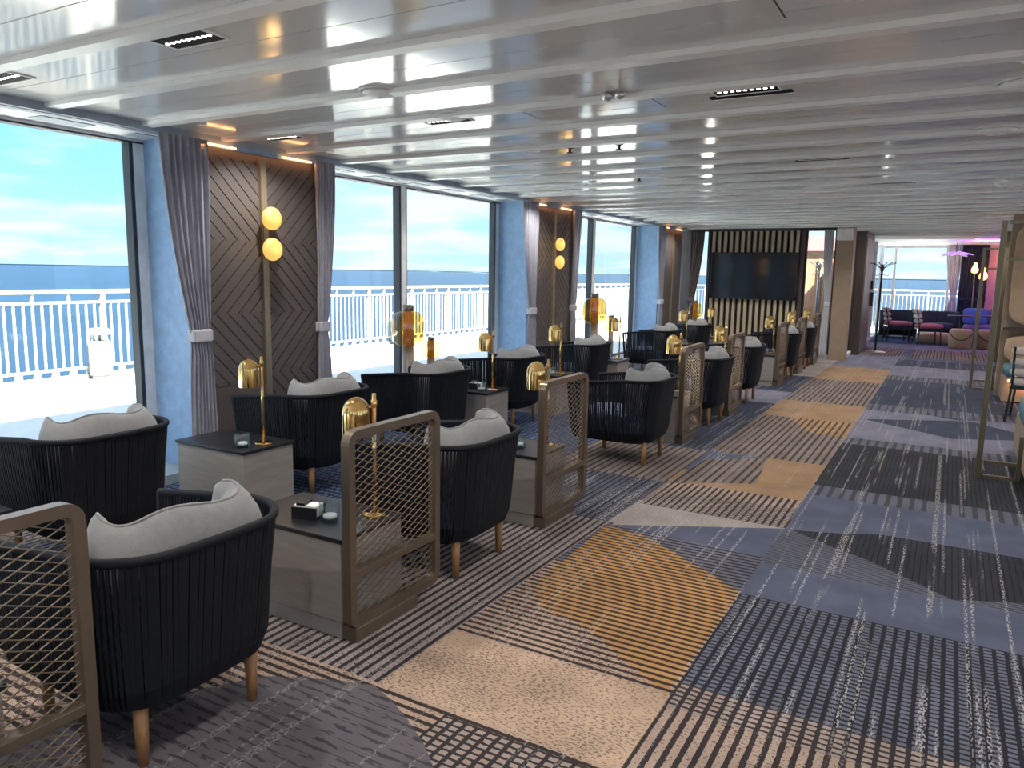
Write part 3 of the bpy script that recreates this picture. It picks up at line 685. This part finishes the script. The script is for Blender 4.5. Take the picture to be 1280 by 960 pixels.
def make_chair():
    r = empty('rope_armchair')
    N = 112
    top = u_path(.355, .36, -.38, .19, N); mid = u_path(.342, .335, -.37, .18, N); bot = u_path(.325, .31, -.35, .15, N); und = u_path(.275, .26, -.33, .13, N)
    zt = lambda i: .70-.055*max(0, (.12-top[i][0])/.50)
    rope = MB()
    for i in range(N):
        a, b2 = top[max(0, i-1)], top[min(N-1, i+1)]; tx, ty = b2[0]-a[0], b2[1]-a[1]; l = math.hypot(tx, ty); tx, ty = tx/l, ty/l
        back = abs(top[i][1]) < .30 and top[i][0] > .2
        hw = .0082 if back else .0050
        jit = random.uniform(-.002, .002)
        sec = [(top[i], zt(i)), (mid[i], .50), (bot[i], .27), (((bot[i][0]*.6+und[i][0]*.4), (bot[i][1]*.6+und[i][1]*.4)), .205), (und[i], .185)]
        b0 = len(rope.v)
        for (p, z) in sec:
            nx, ny = ty, -tx
            for sx, sy in ((-1, -1), (1, -1), (1, 1), (-1, 1)):
                rope.v.append((p[0]+tx*(hw*sx+jit)+nx*.006*sy, p[1]+ty*(hw*sx+jit)+ny*.006*sy, z))
        for q in range(len(sec)-1):
            for j in range(4): rope.f.append((b0+q*4+j, b0+q*4+(j+1) % 4, b0+q*4+4+(j+1) % 4, b0+q*4+4+j))
    rope.build('rope_weave', m_rope, r, kind='stuff')
    MB().tube([(top[i][0], top[i][1], zt(i)) for i in range(N)], .015, 8).build('rim', m_rope, r, True)
    for e in (0, N-1):
        MB().tube([(top[e][0], top[e][1], zt(e)), (mid[e][0], mid[e][1], .5), (bot[e][0], bot[e][1], .27), (und[e][0], und[e][1], .19)], .012, 8).build('arm_front', m_rope, r, True)
    poly = [(p[0], p[1]) for p in und[::4]]+[(und[-1][0], und[-1][1])]
    MB().prism(poly, .18, .25).build('seat_pan', m_rope, r)
    for sx in (-1, 1):
        for sy in (-1, 1):
            MB().lathe([(.017, 0), (.024, .2)], 14).build('leg', m_oak, r, True).location = (.26*sx, .215*sy, 0)
    MB().superq((-.03, 0, .335), (.335, .30, .085), .35, .3, 32, 12).build('seat_cushion', m_seat, r, True)
    # back cushion wraps the inside of the shell, corners standing up
    inner = u_path(.315, .335, .06, .18, 41, bow=.02)
    def fn(u, v):
        th = 2*PI*v; i = u*40; j = min(39, int(i)); t = i-j
        px = inner[j][0]*(1-t)+inner[j+1][0]*t; py = inner[j][1]*(1-t)+inner[j+1][1]*t
        a, b2 = inner[max(0, j-1)], inner[min(40, j+2)]; tx, ty = b2[0]-a[0], b2[1]-a[1]; l = math.hypot(tx, ty); nx, ny = -ty/l, tx/l
        e = abs(2*u-1); end = max(0.0, 1-e**10)
        hz = .205*(1-.04*e) if e < .8 else .198
        hz *= (.30+.70*end**.35)
        thick = .082*(end**.5)*(1-.25*math.cos(2*PI*u)**2)+.006
        c, s = math.cos(th), math.sin(th)
        c = math.copysign(abs(c)**.8, c); sv = math.copysign(abs(s)**.85, s)
        zc = .585 + (.012*math.cos(u*PI*4+.6)+.008*math.cos(u*17)+.035*e**3)*max(0, s)
        thin = 1-.55*max(0, s)**3
        off = .075+thick*c*thin
        return (px+nx*off, py+ny*off, zc+hz*sv)
    mb = MB().grid(fn, 48, 20)
    bc = mb.build('back_cushion', m_cush, r, True)
    # a welt seam along the top of the cushion
    MB().tube([fn(u/40, .25) for u in range(2, 39)], .005, 6).build('welt', m_cush, bc, True)
    return r
chair0 = make_chair(); bpy.context.view_layer.update(); learn(chair0)
XRR, XLR = -2.33, -3.98
RC = [1.53, 3.265, 5.985, 7.93, 9.56, 12.22, 13.80]
LC = [2.28, 3.93, 5.30, 6.72, 8.50, 11.35, 13.05]
first = True
for row, xs, ys in (('aisle row', XRR, RC), ('window row', XLR, LC)):
    for i, y in enumerate(ys):
        o = chair0 if first else copy_tree(chair0)
        first = False
        o.location = (xs, y, 0); o.rotation_euler = (0, 0, math.radians(random.uniform(-2, 2)))
        tag(o, 'dark rope-woven armchair with grey cushion, %s from the camera in the %s' % (ORD[i], row), 'armchair', 'rope armchairs facing the windows')

def make_table(screen):
    r = empty('side_table')
    b = MB().box(-.31, .31, -.20, .20, .075, .425).build('cabinet', m_table, r, bevel=.003)
    MB().box(-.30, .30, -.19, .19, 0, .075).build('plinth', m_table, r)
    MB().box(-.32, .32, -.21, .21, .425, .445).build('top', m_tabtop, r, bevel=.004)
    return r
def rrect(y0, y1, z0, z1, rad, n=6):
    P = []
    for cy, cz, a in ((y1-rad, z1-rad, 0), (y0+rad, z1-rad, 90), (y0+rad, z0+rad, 180), (y1-rad, z0+rad, 270)):
        for i in range(n+1): g = math.radians(a+90*i/n); P.append((cy+rad*math.cos(g), cz+rad*math.sin(g)))
    return P
def frame_mesh(y0, y1, z0, z1, rad, w, x0, x1):
    A = rrect(y0, y1, z0, z1, rad); Bq = rrect(y0+w, y1-w, z0+w, z1-w, max(.01, rad-w)); n = len(A); mb = MB()
    for x in (x0, x1):
        mb.v += [(x, y, z) for y, z in A]; mb.v += [(x, y, z) for y, z in Bq]
    for i in range(n):
        j = (i+1) % n
        mb.f += [(i, j, n+j, n+i), (2*n+i, 2*n+j, 3*n+j, 3*n+i), (i, j, 2*n+j, 2*n+i), (n+i, n+j, 3*n+j, 3*n+i)]
    return mb
def make_screen():
    r = empty('mesh_screen')      # origin: floor, near end of the screen; runs along +y
    L, H, w = .63, .905, .036
    frame_mesh(0, L, .055, H, .06, w, -.022, .022).build('frame', m_bronze, r)
    MB().box(-.02, .02, w*.7, L-w*.7, .275, .308).build('mid_rail', m_bronze, r, bevel=.003)
    MB().box(-.05, .03, .02, .44, 0, .06).build('foot', m_bronze, r, bevel=.003)
    mb = MB()
    # expanded metal: two families of flat strands
    y0, y1 = w-.006, L-w+.006
    for za, zb in ((.055+w-.006, .28), (.302, H-w+.006)):
        for sgn in (1, -1):
            sl = .42; pit = .032
            c = za-sl*(y1-y0) if sgn > 0 else za
            c = math.floor(c/pit)*pit
            while c < zb+sl*(y1-y0):
                P = []
                # z = c + sgn*sl*(y-y0)
                for a in (y0, y1): P.append((a, c+sgn*sl*(a-y0)))
                (ya, z_a), (yb, z_b) = P
                def at(z): return y0+(z-c)/(sgn*sl)
                if z_a < za and z_b < za or z_a > zb and z_b > zb: c += pit; continue
                if z_a < za: ya, z_a = at(za), za
                if z_a > zb: ya, z_a = at(zb), zb
                if z_b < za: yb, z_b = at(za), za
                if z_b > zb: yb, z_b = at(zb), zb
                if yb-ya > .004:
                    h = .0015
                    b = len(mb.v)
                    for x in (-.002+.0015*sgn, .002+.0015*sgn):
                        mb.v += [(x, ya, z_a-h), (x, yb, z_b-h), (x, yb, z_b+h), (x, ya, z_a+h)]
                    mb.f += [(b, b+1, b+2, b+3), (b+4, b+7, b+6, b+5), (b, b+4, b+5, b+1), (b+3, b+2, b+6, b+7)]
                c += pit
    mb.build('wire_mesh', mat('mesh_bronze', (.24, .18, .125), .4, metal=.6), r, kind='stuff')
    return r
def make_lamp():
    r = empty('dome_lamp')
    MB().lathe([(.055, 0), (.055, .008), (.05, .012)], 28).build('base', m_gold, r, True)
    rd = MB().lathe([(.0095, .01), (.0095, .56)], 12).build('rod', m_gold, r, True)
    prof = [(.062, .0), (.062, .105)]+[(.062*math.cos(a*PI/2/7), .105+.07*math.sin(a*PI/2/7)) for a in range(1, 7)]+[(.010, .175)]
    inner = [(q-.003 if q > .02 else .006, z-.003) for q, z in reversed(prof)]
    sh = MB().lathe(prof+inner, 28, cap=False).build('shade', m_gold, r, True); sh.location = (-.060, -.052, .37)
    MB().tube([(0, 0, .50), (-.030, -.026, .50)], .007, 8).build('arm', m_gold, r, True)
    MB().lathe([(.014, .50), (.014, .53)], 12).build('knob', m_gold, rd, True)
    return r
def make_glass():
    r = empty('candle_glass')
    tb = MB().lathe([(.040, .0), (.044, .004), (.047, .085), (.043, .085), (.040, .014), (.002, .012)], 24, cap=True).build('tumbler', m_glass, r, True)
    MB().lathe([(.030, .016), (.030, .03)], 18).build('tea_light', m_wht, tb, True)
    return r
def make_holder():
    r = empty('napkin_holder')
    MB().box(-.06, .06, -.045, .045, 0, .012).build('base', m_blk, r); MB().box(-.06, .06, -.045, -.038, .012, .055).build('side', m_blk, r); MB().box(-.06, .06, .038, .045, .012, .055).build('side', m_blk, r)
    nk = MB().box(-.055, .055, -.034, .034, .012, .06).build('napkins', m_wht, r); MB().box(-.04, .0, -.036, .036, .061, .072).build('sachets', m_blk, nk)
    return r
tab0, scr0, lam0, gls0, hol0 = make_table(0), make_screen(), make_lamp(), make_glass(), make_holder()
bpy.context.view_layer.update()
for q in (tab0, scr0, lam0, gls0, hol0): learn(q)
USED = set()
def place(proto, loc, rz, label, cat, group):
    o = proto if proto.name not in USED else copy_tree(proto)
    USED.add(proto.name)
    o.location = loc; o.rotation_euler = (0, 0, rz)
    return tag(o, label, cat, group)
RT = [.54, 2.24, 3.94, 6.69, 8.36, 11.1, 12.78, 14.3]        # near edge of each aisle-row table / screen
LT = [1.33, 3.05, 5.83, 7.27, 9.0, 11.9, 13.55]
for i, y in enumerate(RT):
    nm = '%s from the camera in the aisle row' % ORD[i]
    place(tab0, (-2.09-.32, y+.21, 0), 0, 'greige box side table with black top, %s' % nm, 'table', 'aisle-row side tables')
    place(scr0, (-2.06, y, 0), 0, 'bronze framed wire mesh screen, %s' % nm, 'screen', 'mesh screens along the aisle')
    place(lam0, (-2.19, y+.335, .445), 0, 'polished gold dome lamp, %s' % nm, 'lamp', 'aisle-row gold lamps')
    place(gls0, (-2.30, y+.16, .445), 0, 'clear candle glass on the table, %s' % nm, 'glass', 'aisle-row candle glasses')
    place(hol0, (-2.42, y+.15, .445), .3, 'black and white napkin holder, %s' % nm, 'napkin holder', 'aisle-row napkin holders')
for i, y in enumerate(LT):
    nm = '%s from the camera in the window row' % ORD[i]
    place(tab0, (-3.62-.32, y+.21, 0), 0, 'box side table with black top, %s' % nm, 'table', 'window-row side tables')
    place(lam0, (-3.70, y+.235, .445), 0, 'gold dome lamp on a thin rod, %s' % nm, 'lamp', 'window-row gold lamps')
    place(gls0, (-3.74, y+.10, .445), 0, 'clear candle glass near the lamp rod, %s' % nm, 'glass', 'window-row candle glasses')
    if i in (2, 3, 4): place(hol0, (-3.86, y+.19, .445), .2, 'small black and white napkin holder, %s' % nm, 'napkin holder', 'window-row napkin holders')

# ---- amber lanterns by the windows
def lantern(loc, R, H, stem, label, sc=1):
    r = empty('amber_lantern', loc)
    MB().lathe([(R*.75, 0), (R*.75, .015), (R*.3, .03)], 24).build('base', m_pole, r, True)
    MB().lathe([(R*.36, .02), (R*.36, stem)], 20).build('stem', m_pole, r, True)
    prof = [(R*.38, 0), (R*.72, H*.04), (R*.93, H*.16), (R, H*.34), (R, H*.66), (R*.93, H*.84), (R*.72, H*.96), (R*.38, H)]
    g = MB().lathe(prof, 32, cap=False).build('glass_body', m_amber, r, True); g.location = (0, 0, stem)
    MB().lathe([(R*.36, .005), (R*.36, H-.005)], 24).build('core', m_core, r, True).location = (0, 0, stem)
    MB().lathe([(R*.34, 0), (R*.34, H*.17), (R*.30, H*.18)], 20).build('cap', m_pole, r, True).location = (0, 0, stem+H)
    light('lantern_glow', 'POINT', (0, 0, stem+H*.5), .8, (1, .5, .12), R*.38, parent=r)
    return tag(r, label, 'lamp', 'amber glass lanterns')
lantern((-4.50, 5.80, 0), .155, .335, .83, 'large amber glass lantern on a stand at the second window')
lantern((-4.50, 6.17, 0), .105, .18, .68, 'small amber glass lantern beside the large one at the second window')
lantern((-4.40, 9.98, 0), .165, .37, .84, 'large amber glass lantern on a stand at the third window')
lantern((-4.40, 10.62, 0), .115, .20, .70, 'small amber glass lantern beside the large one at the third window')
lantern((-4.45, 15.12, 0), .14, .30, .70, 'pale amber lantern in front of the narrow corner window')

# ---- coat racks
def coat_rack(loc, ma, label, H=1.85):
    r = empty('coat_rack', loc)
    MB().lathe([(.20, 0), (.20, .012), (.05, .03)], 28).build('base', m_chrome, r, True)
    MB().lathe([(.020, .02), (.020, H-.15), (.035, H-.14), (.035, H-.04), (.01, H)], 14).build('pole', ma, r, True)
    for i in range(6):
        a = i*PI/3+.3
        MB().tube([(.02*math.cos(a), .02*math.sin(a), H-.10), (.14*math.cos(a), .14*math.sin(a), H-.01), (.24*math.cos(a), .24*math.sin(a), H+.02)], .007, 6).superq((.25*math.cos(a), .25*math.sin(a), H+.025), (.015, .015, .015), 1, 1, 8, 6).build('hook', ma, r, True)
    for i in range(4):
        a = i*PI/2; MB().tube([(.02*math.cos(a), .02*math.sin(a), H-.22), (.12*math.cos(a), .12*math.sin(a), H-.24), (.15*math.cos(a), .15*math.sin(a), H-.20)], .006, 6).build('lower_hook', ma, r, True)
    return tag(r, label, 'coat rack', 'coat racks')
coat_rack((-1.30, 17.75, 0), m_dark, 'dark metal coat rack standing beside the brown door pier')
coat_rack((-2.36, 16.5, -.005), m_chrome, 'pale coat rack behind the glass right of the screen')

# ---- right-hand booths with open frames
def open_frame(loc, label, W=.27):
    r = empty('room_divider_frame', loc)
    MB().box(0, .04, -.03, .03, 0, 2.0).build('upright', m_olive, r, bevel=.004); MB().box(W, W+.03, -.02, .02, 0, .36).build('short_upright', m_olive, r)
    for z0, z1 in ((.0, .028), (.12, .145), (1.70, 1.725), (1.975, 2.0)): MB().box(.05, W, -.015, .015, z0, z1).build('cross_bar', m_olive, r)
    return tag(r, label, 'divider', 'open metal dividers')
open_frame((.285, 6.92, 0), 'tall open bronze divider frame at the right edge, nearest the camera')
open_frame((.33, 12.6, 0), 'tall open bronze divider frame farther down the aisle, by the booths')
pil = struct(MB().box(.76, 1.1, 17.2, 17.5, -.02, 2.6).build('wall_column', m_olive))
def booth(y, label, x0=.67):
    r = empty('booth_seat', (x0, y, 0))      # faces -y, towards the camera
    W = 2.0
    MB().box(0, W, 0, .62, .02, .33).build('base', m_tan, r)
    MB().superq((W/2, .28, .40), (W/2, .34, .085), .3, .2, 32, 10).build('seat', m_teal, r, True)
    MB().superq((W/2, .52, .66), (W/2, .11, .19), .4, .2, 32, 12).build('back', m_beige, r, True)
    MB().box(-.05, W, .62, .72, .0, 2.42).build('panel', m_tan, r)
    MB().superq((W/2, .58, 1.64), (W/2, .10, .68), .25, .15, 32, 14).build('wall_pad', m_beige, r, True)
    MB().box(-.04, W, .44, .62, .90, .94).build('shelf', m_brown, r)
    MB().box(.05, W-.05, -.012, 0, .28, .30).build('kick_light', m_cove, r)
    light('kick_glow', 'AREA', (x0+W/2, y-.03, .27), 4, (1, .45, .16), 1.8, .03, (.5, 0, 0))
    return tag(r, label, 'booth', 'beige booths')
booth(11.45, 'beige booth bench with warm light under its seat, beyond the near divider')
booth(15.6, 'farther beige booth bench beyond the second divider', 1.0)
def roll_chair(loc, rz, seat, back, label, grp, nroll=3, arms=False):
    r = empty('bolster_chair', loc, rz)     # faces +x locally
    for sx in (-1, 1):
        for sy in (-1, 1):
            top = (.22*sx, .23*sy, .42)
            MB().tube([(.25*sx, .26*sy, 0), top], .014, 6).build('leg', m_blk, r)
    for sy in (-1, 1): MB().tube([(-.22, .23*sy, .38), (-.31, .23*sy, .84)], .014, 6).build('back_post', m_blk, r)
    MB().box(-.25, .25, -.25, .25, .37, .40).build('seat_frame', m_blk, r)
    MB().superq((.02, 0, .45), (.28, .27, .06), .5, .35, 24, 10).build('seat', seat, r, True)
    for i in range(nroll):
        z = .56+i*.115; MB().superq((-.245-.018*i, 0, z), (.062, .26, .056), .8, .35, 16, 10).build('bolster', back, r, True) if False else MB().superq((-.215-.022*i, 0, z), (.060, .27, .056), .7, .5, 20, 10).build('bolster', back, r, True)
    return tag(r, label, 'chair', grp)
roll_chair((.93, 10.1, 0), PI*.45, m_bol, m_bol, 'oatmeal bolster chair with dark legs at the right picture edge', 'bolster chairs')
rc1 = roll_chair((-1.12, 21.2, 0), .25, m_pink, m_bol, 'pink seated chair with pale bolster back, left of the pair in the far lounge', 'bolster chairs')
rc2 = roll_chair((-.42, 20.6, 0), .25, m_pink, m_bol, 'pink seated chair with pale bolster back, right of the pair in the far lounge', 'bolster chairs')
so = empty('corner_sofa', (.62, 7.1, 0))
MB().box(.0, .9, -1.0, 1.2, 0, .36).build('base', m_tan, so, bevel=.02); MB().superq((.45, .1, .43), (.46, 1.1, .11), .3, .2, 28, 10).build('seat', m_teal, so, True)
tag(so, 'teal upholstered bench corner at the right picture edge', 'bench')

# ---- far lounge
def tub(loc, rz, label):
    r = empty('tub_sofa', loc, rz); SX = .78; mb = MB(); n = 24; A = []; Bq = []
    for i in range(n+1):
        g = PI*.12+PI*.76*2*(i/n)*.5*1.0+PI*0; g = -PI*.1+PI*1.2*i/n
        A.append((.46*math.cos(g), .42*math.sin(g))); Bq.append((.37*math.cos(g), .33*math.sin(g)))
    mb.prism(A+Bq[::-1], .05, .74); mb.build('shell', m_tub, r, bevel=.03)
    MB().superq((0, 0, .33), (.36, .33, .12), .4, .6, 24, 10).build('seat', m_tub, r, True)
    for x in (-.3, .3): MB().box(x-.02, x+.02, -.1, -.06, 0, .2).build('leg', m_blk, r); MB().box(x-.02, x+.02, .2, .24, 0, .2).build('leg', m_blk, r)
    return tag(r, label, 'sofa', 'navy tub sofas')
tub((-1.15, 22.4, 0), 0.0, 'navy rounded tub sofa at the left of the far window'); tub((-.22, 22.4, 0), 0, 'navy rounded tub sofa below the middle of the far window')
sf = empty('curved_sofa', (1.09, 21.95, 0))
MB().box(-.75, .75, -.35, .45, .06, .32).build('base', m_purple, sf, bevel=.03)
MB().superq((0, -.02, .38), (.78, .40, .09), .4, .3, 28, 10).build('seat', m_purple, sf, True)
for i in (-1, 0, 1): MB().superq((i*.5, .38, .62), (.255, .11, .24), .4, .35, 20, 10).build('back_cushion', m_purple, sf, True)
MB().box(-.72, .72, .4, .5, .06, .80).build('back', m_purple, sf, bevel=.03)
tag(sf, 'purple grey sofa against the navy curtain in the far lounge', 'sofa')
th = empty('throw_cushion', (.55, 21.83, .48), 0); MB().superq((0, 0, .19), (.26, .09, .20), .5, .35, 20, 12, fn=lambda p: (p[0]*(1+.1*abs(p[2]-.19)/.2), p[1]+.35*(p[2]-.19), p[2])).build('cover', m_bluec, th, True); MB().tube([(-.25, -.06, .01), (.25, -.06, .01)], .006, 6).build('piping', m_bluec, th, True)
tag(th, 'blue square cushion leaning on the purple sofa', 'cushion')
def pouf(loc, label):
    r = empty('pouf', loc)
    MB().lathe([(.21, 0), (.235, .03), (.245, .2), (.235, .40), (.20, .44), (.02, .45)], 28).build('body', m_pouf, r, True)
    pth = [(.25*math.cos(a), .25*math.sin(a), .36-.16*math.sin((a-PI*1.15)/(PI*.7)*PI)) for a in [PI*1.15+PI*.7*i/14 for i in range(15)]]
    MB().tube(pth, .010, 6).build('strap', m_blk, r, True)
    return tag(r, label, 'pouf', 'leather poufs')
pouf((.27, 20.05, 0), 'beige leather pouf with a dark strap, left of the two'); pouf((.82, 20.25, 0), 'beige leather pouf with a dark strap, right of the two'); 
pf = empty('low_pouf', (-.30, 21.35, 0)); MB().lathe([(.36, 0), (.38, .05), (.38, .20), (.34, .25), (.02, .26)], 28).build('body', m_pouf, pf, True); MB().lathe([(.385, .10), (.385, .115)], 28).build('seam', m_tan, pf, True)
tag(pf, 'low wide beige pouf behind the right-hand pink chair', 'pouf')
def side_tab(loc, label):
    r = empty('pedestal_table', loc); MB().lathe([(.28, .70), (.28, .72)], 28).build('top', m_dark, r, True); MB().lathe([(.025, .02), (.025, .70)], 12).build('column', m_dark, r, True); MB().lathe([(.18, 0), (.18, .015), (.03, .03)], 24).build('foot', m_dark, r, True)
    return tag(r, label, 'table', 'far lounge tables')
side_tab((.25, 20.75, 0), 'thin dark pedestal table between the pink chair and the poufs'); side_tab((.92, 21.05, 0), 'thin dark pedestal table in front of the purple sofa')
def torch(loc, H, label, wall=False):
    r = empty('torch_lamp', loc)
    MB().lathe([(.10, 0), (.10, .01), (.02, .02)], 16).build('base', m_pole, r, True)
    MB().tube([(0, 0, .01), (.02, 0, H*.5), (0, 0, H)], .010, 8).build('stem', m_pole, r, True)
    MB().lathe([(.02, H), (.075, H+.03), (.08, H+.10), (.04, H+.20), (.03, H+.27)], 16).build('shade', m_torch, r, True)
    light('torch_glow', 'POINT', (0, -.14, H+.12), 3, (1, .5, .18), .08, parent=r)
    return tag(r, label, 'lamp', 'torch lamps')
torch((.46, 22.55, 0), 1.72, 'glowing torch lamp on a thin stem before the navy curtain')
torch((.56, 19.3, 0), 1.55, 'shorter glowing torch lamp at the divider post')
torch((1.15, 22.62, 0), 1.75, 'glowing torch lamp before the pink wall')
ch = empty('flower_chandelier', (.02, 21.2, 2.44))
MB().lathe([(.005, -.28), (.005, 0)], 6).build('wire', m_dark, ch)
for i in range(7):
    a = i*2*PI/7; MB().superq((0, 0, 0), (.17, .06, .015), .8, .8, 14, 8).build('petal', m_flower, ch, True).matrix_local = Matrix.Translation((.2*math.cos(a), .2*math.sin(a), -.26-.03*(i % 2))) @ Matrix.Rotation(a, 4, 'Z') @ Matrix.Rotation(.25, 4, 'Y')
tag(ch, 'lilac petal chandelier hanging in the far lounge', 'chandelier')
pu = MB().box(.35, 1.6, 19.9, 19.93, 2.425, 2.44).build('purple_light_strip', mat('purple_led', (.6, .1, .9), .5, emit=(.6, .12, 1), es=4)); tag(pu, 'purple light strip on the far lounge ceiling', 'light')
light('purple_glow', 'AREA', (1.0, 20.6, 2.15), 22, (.55, .12, 1), 1.2, .5, (PI, 0, 0))
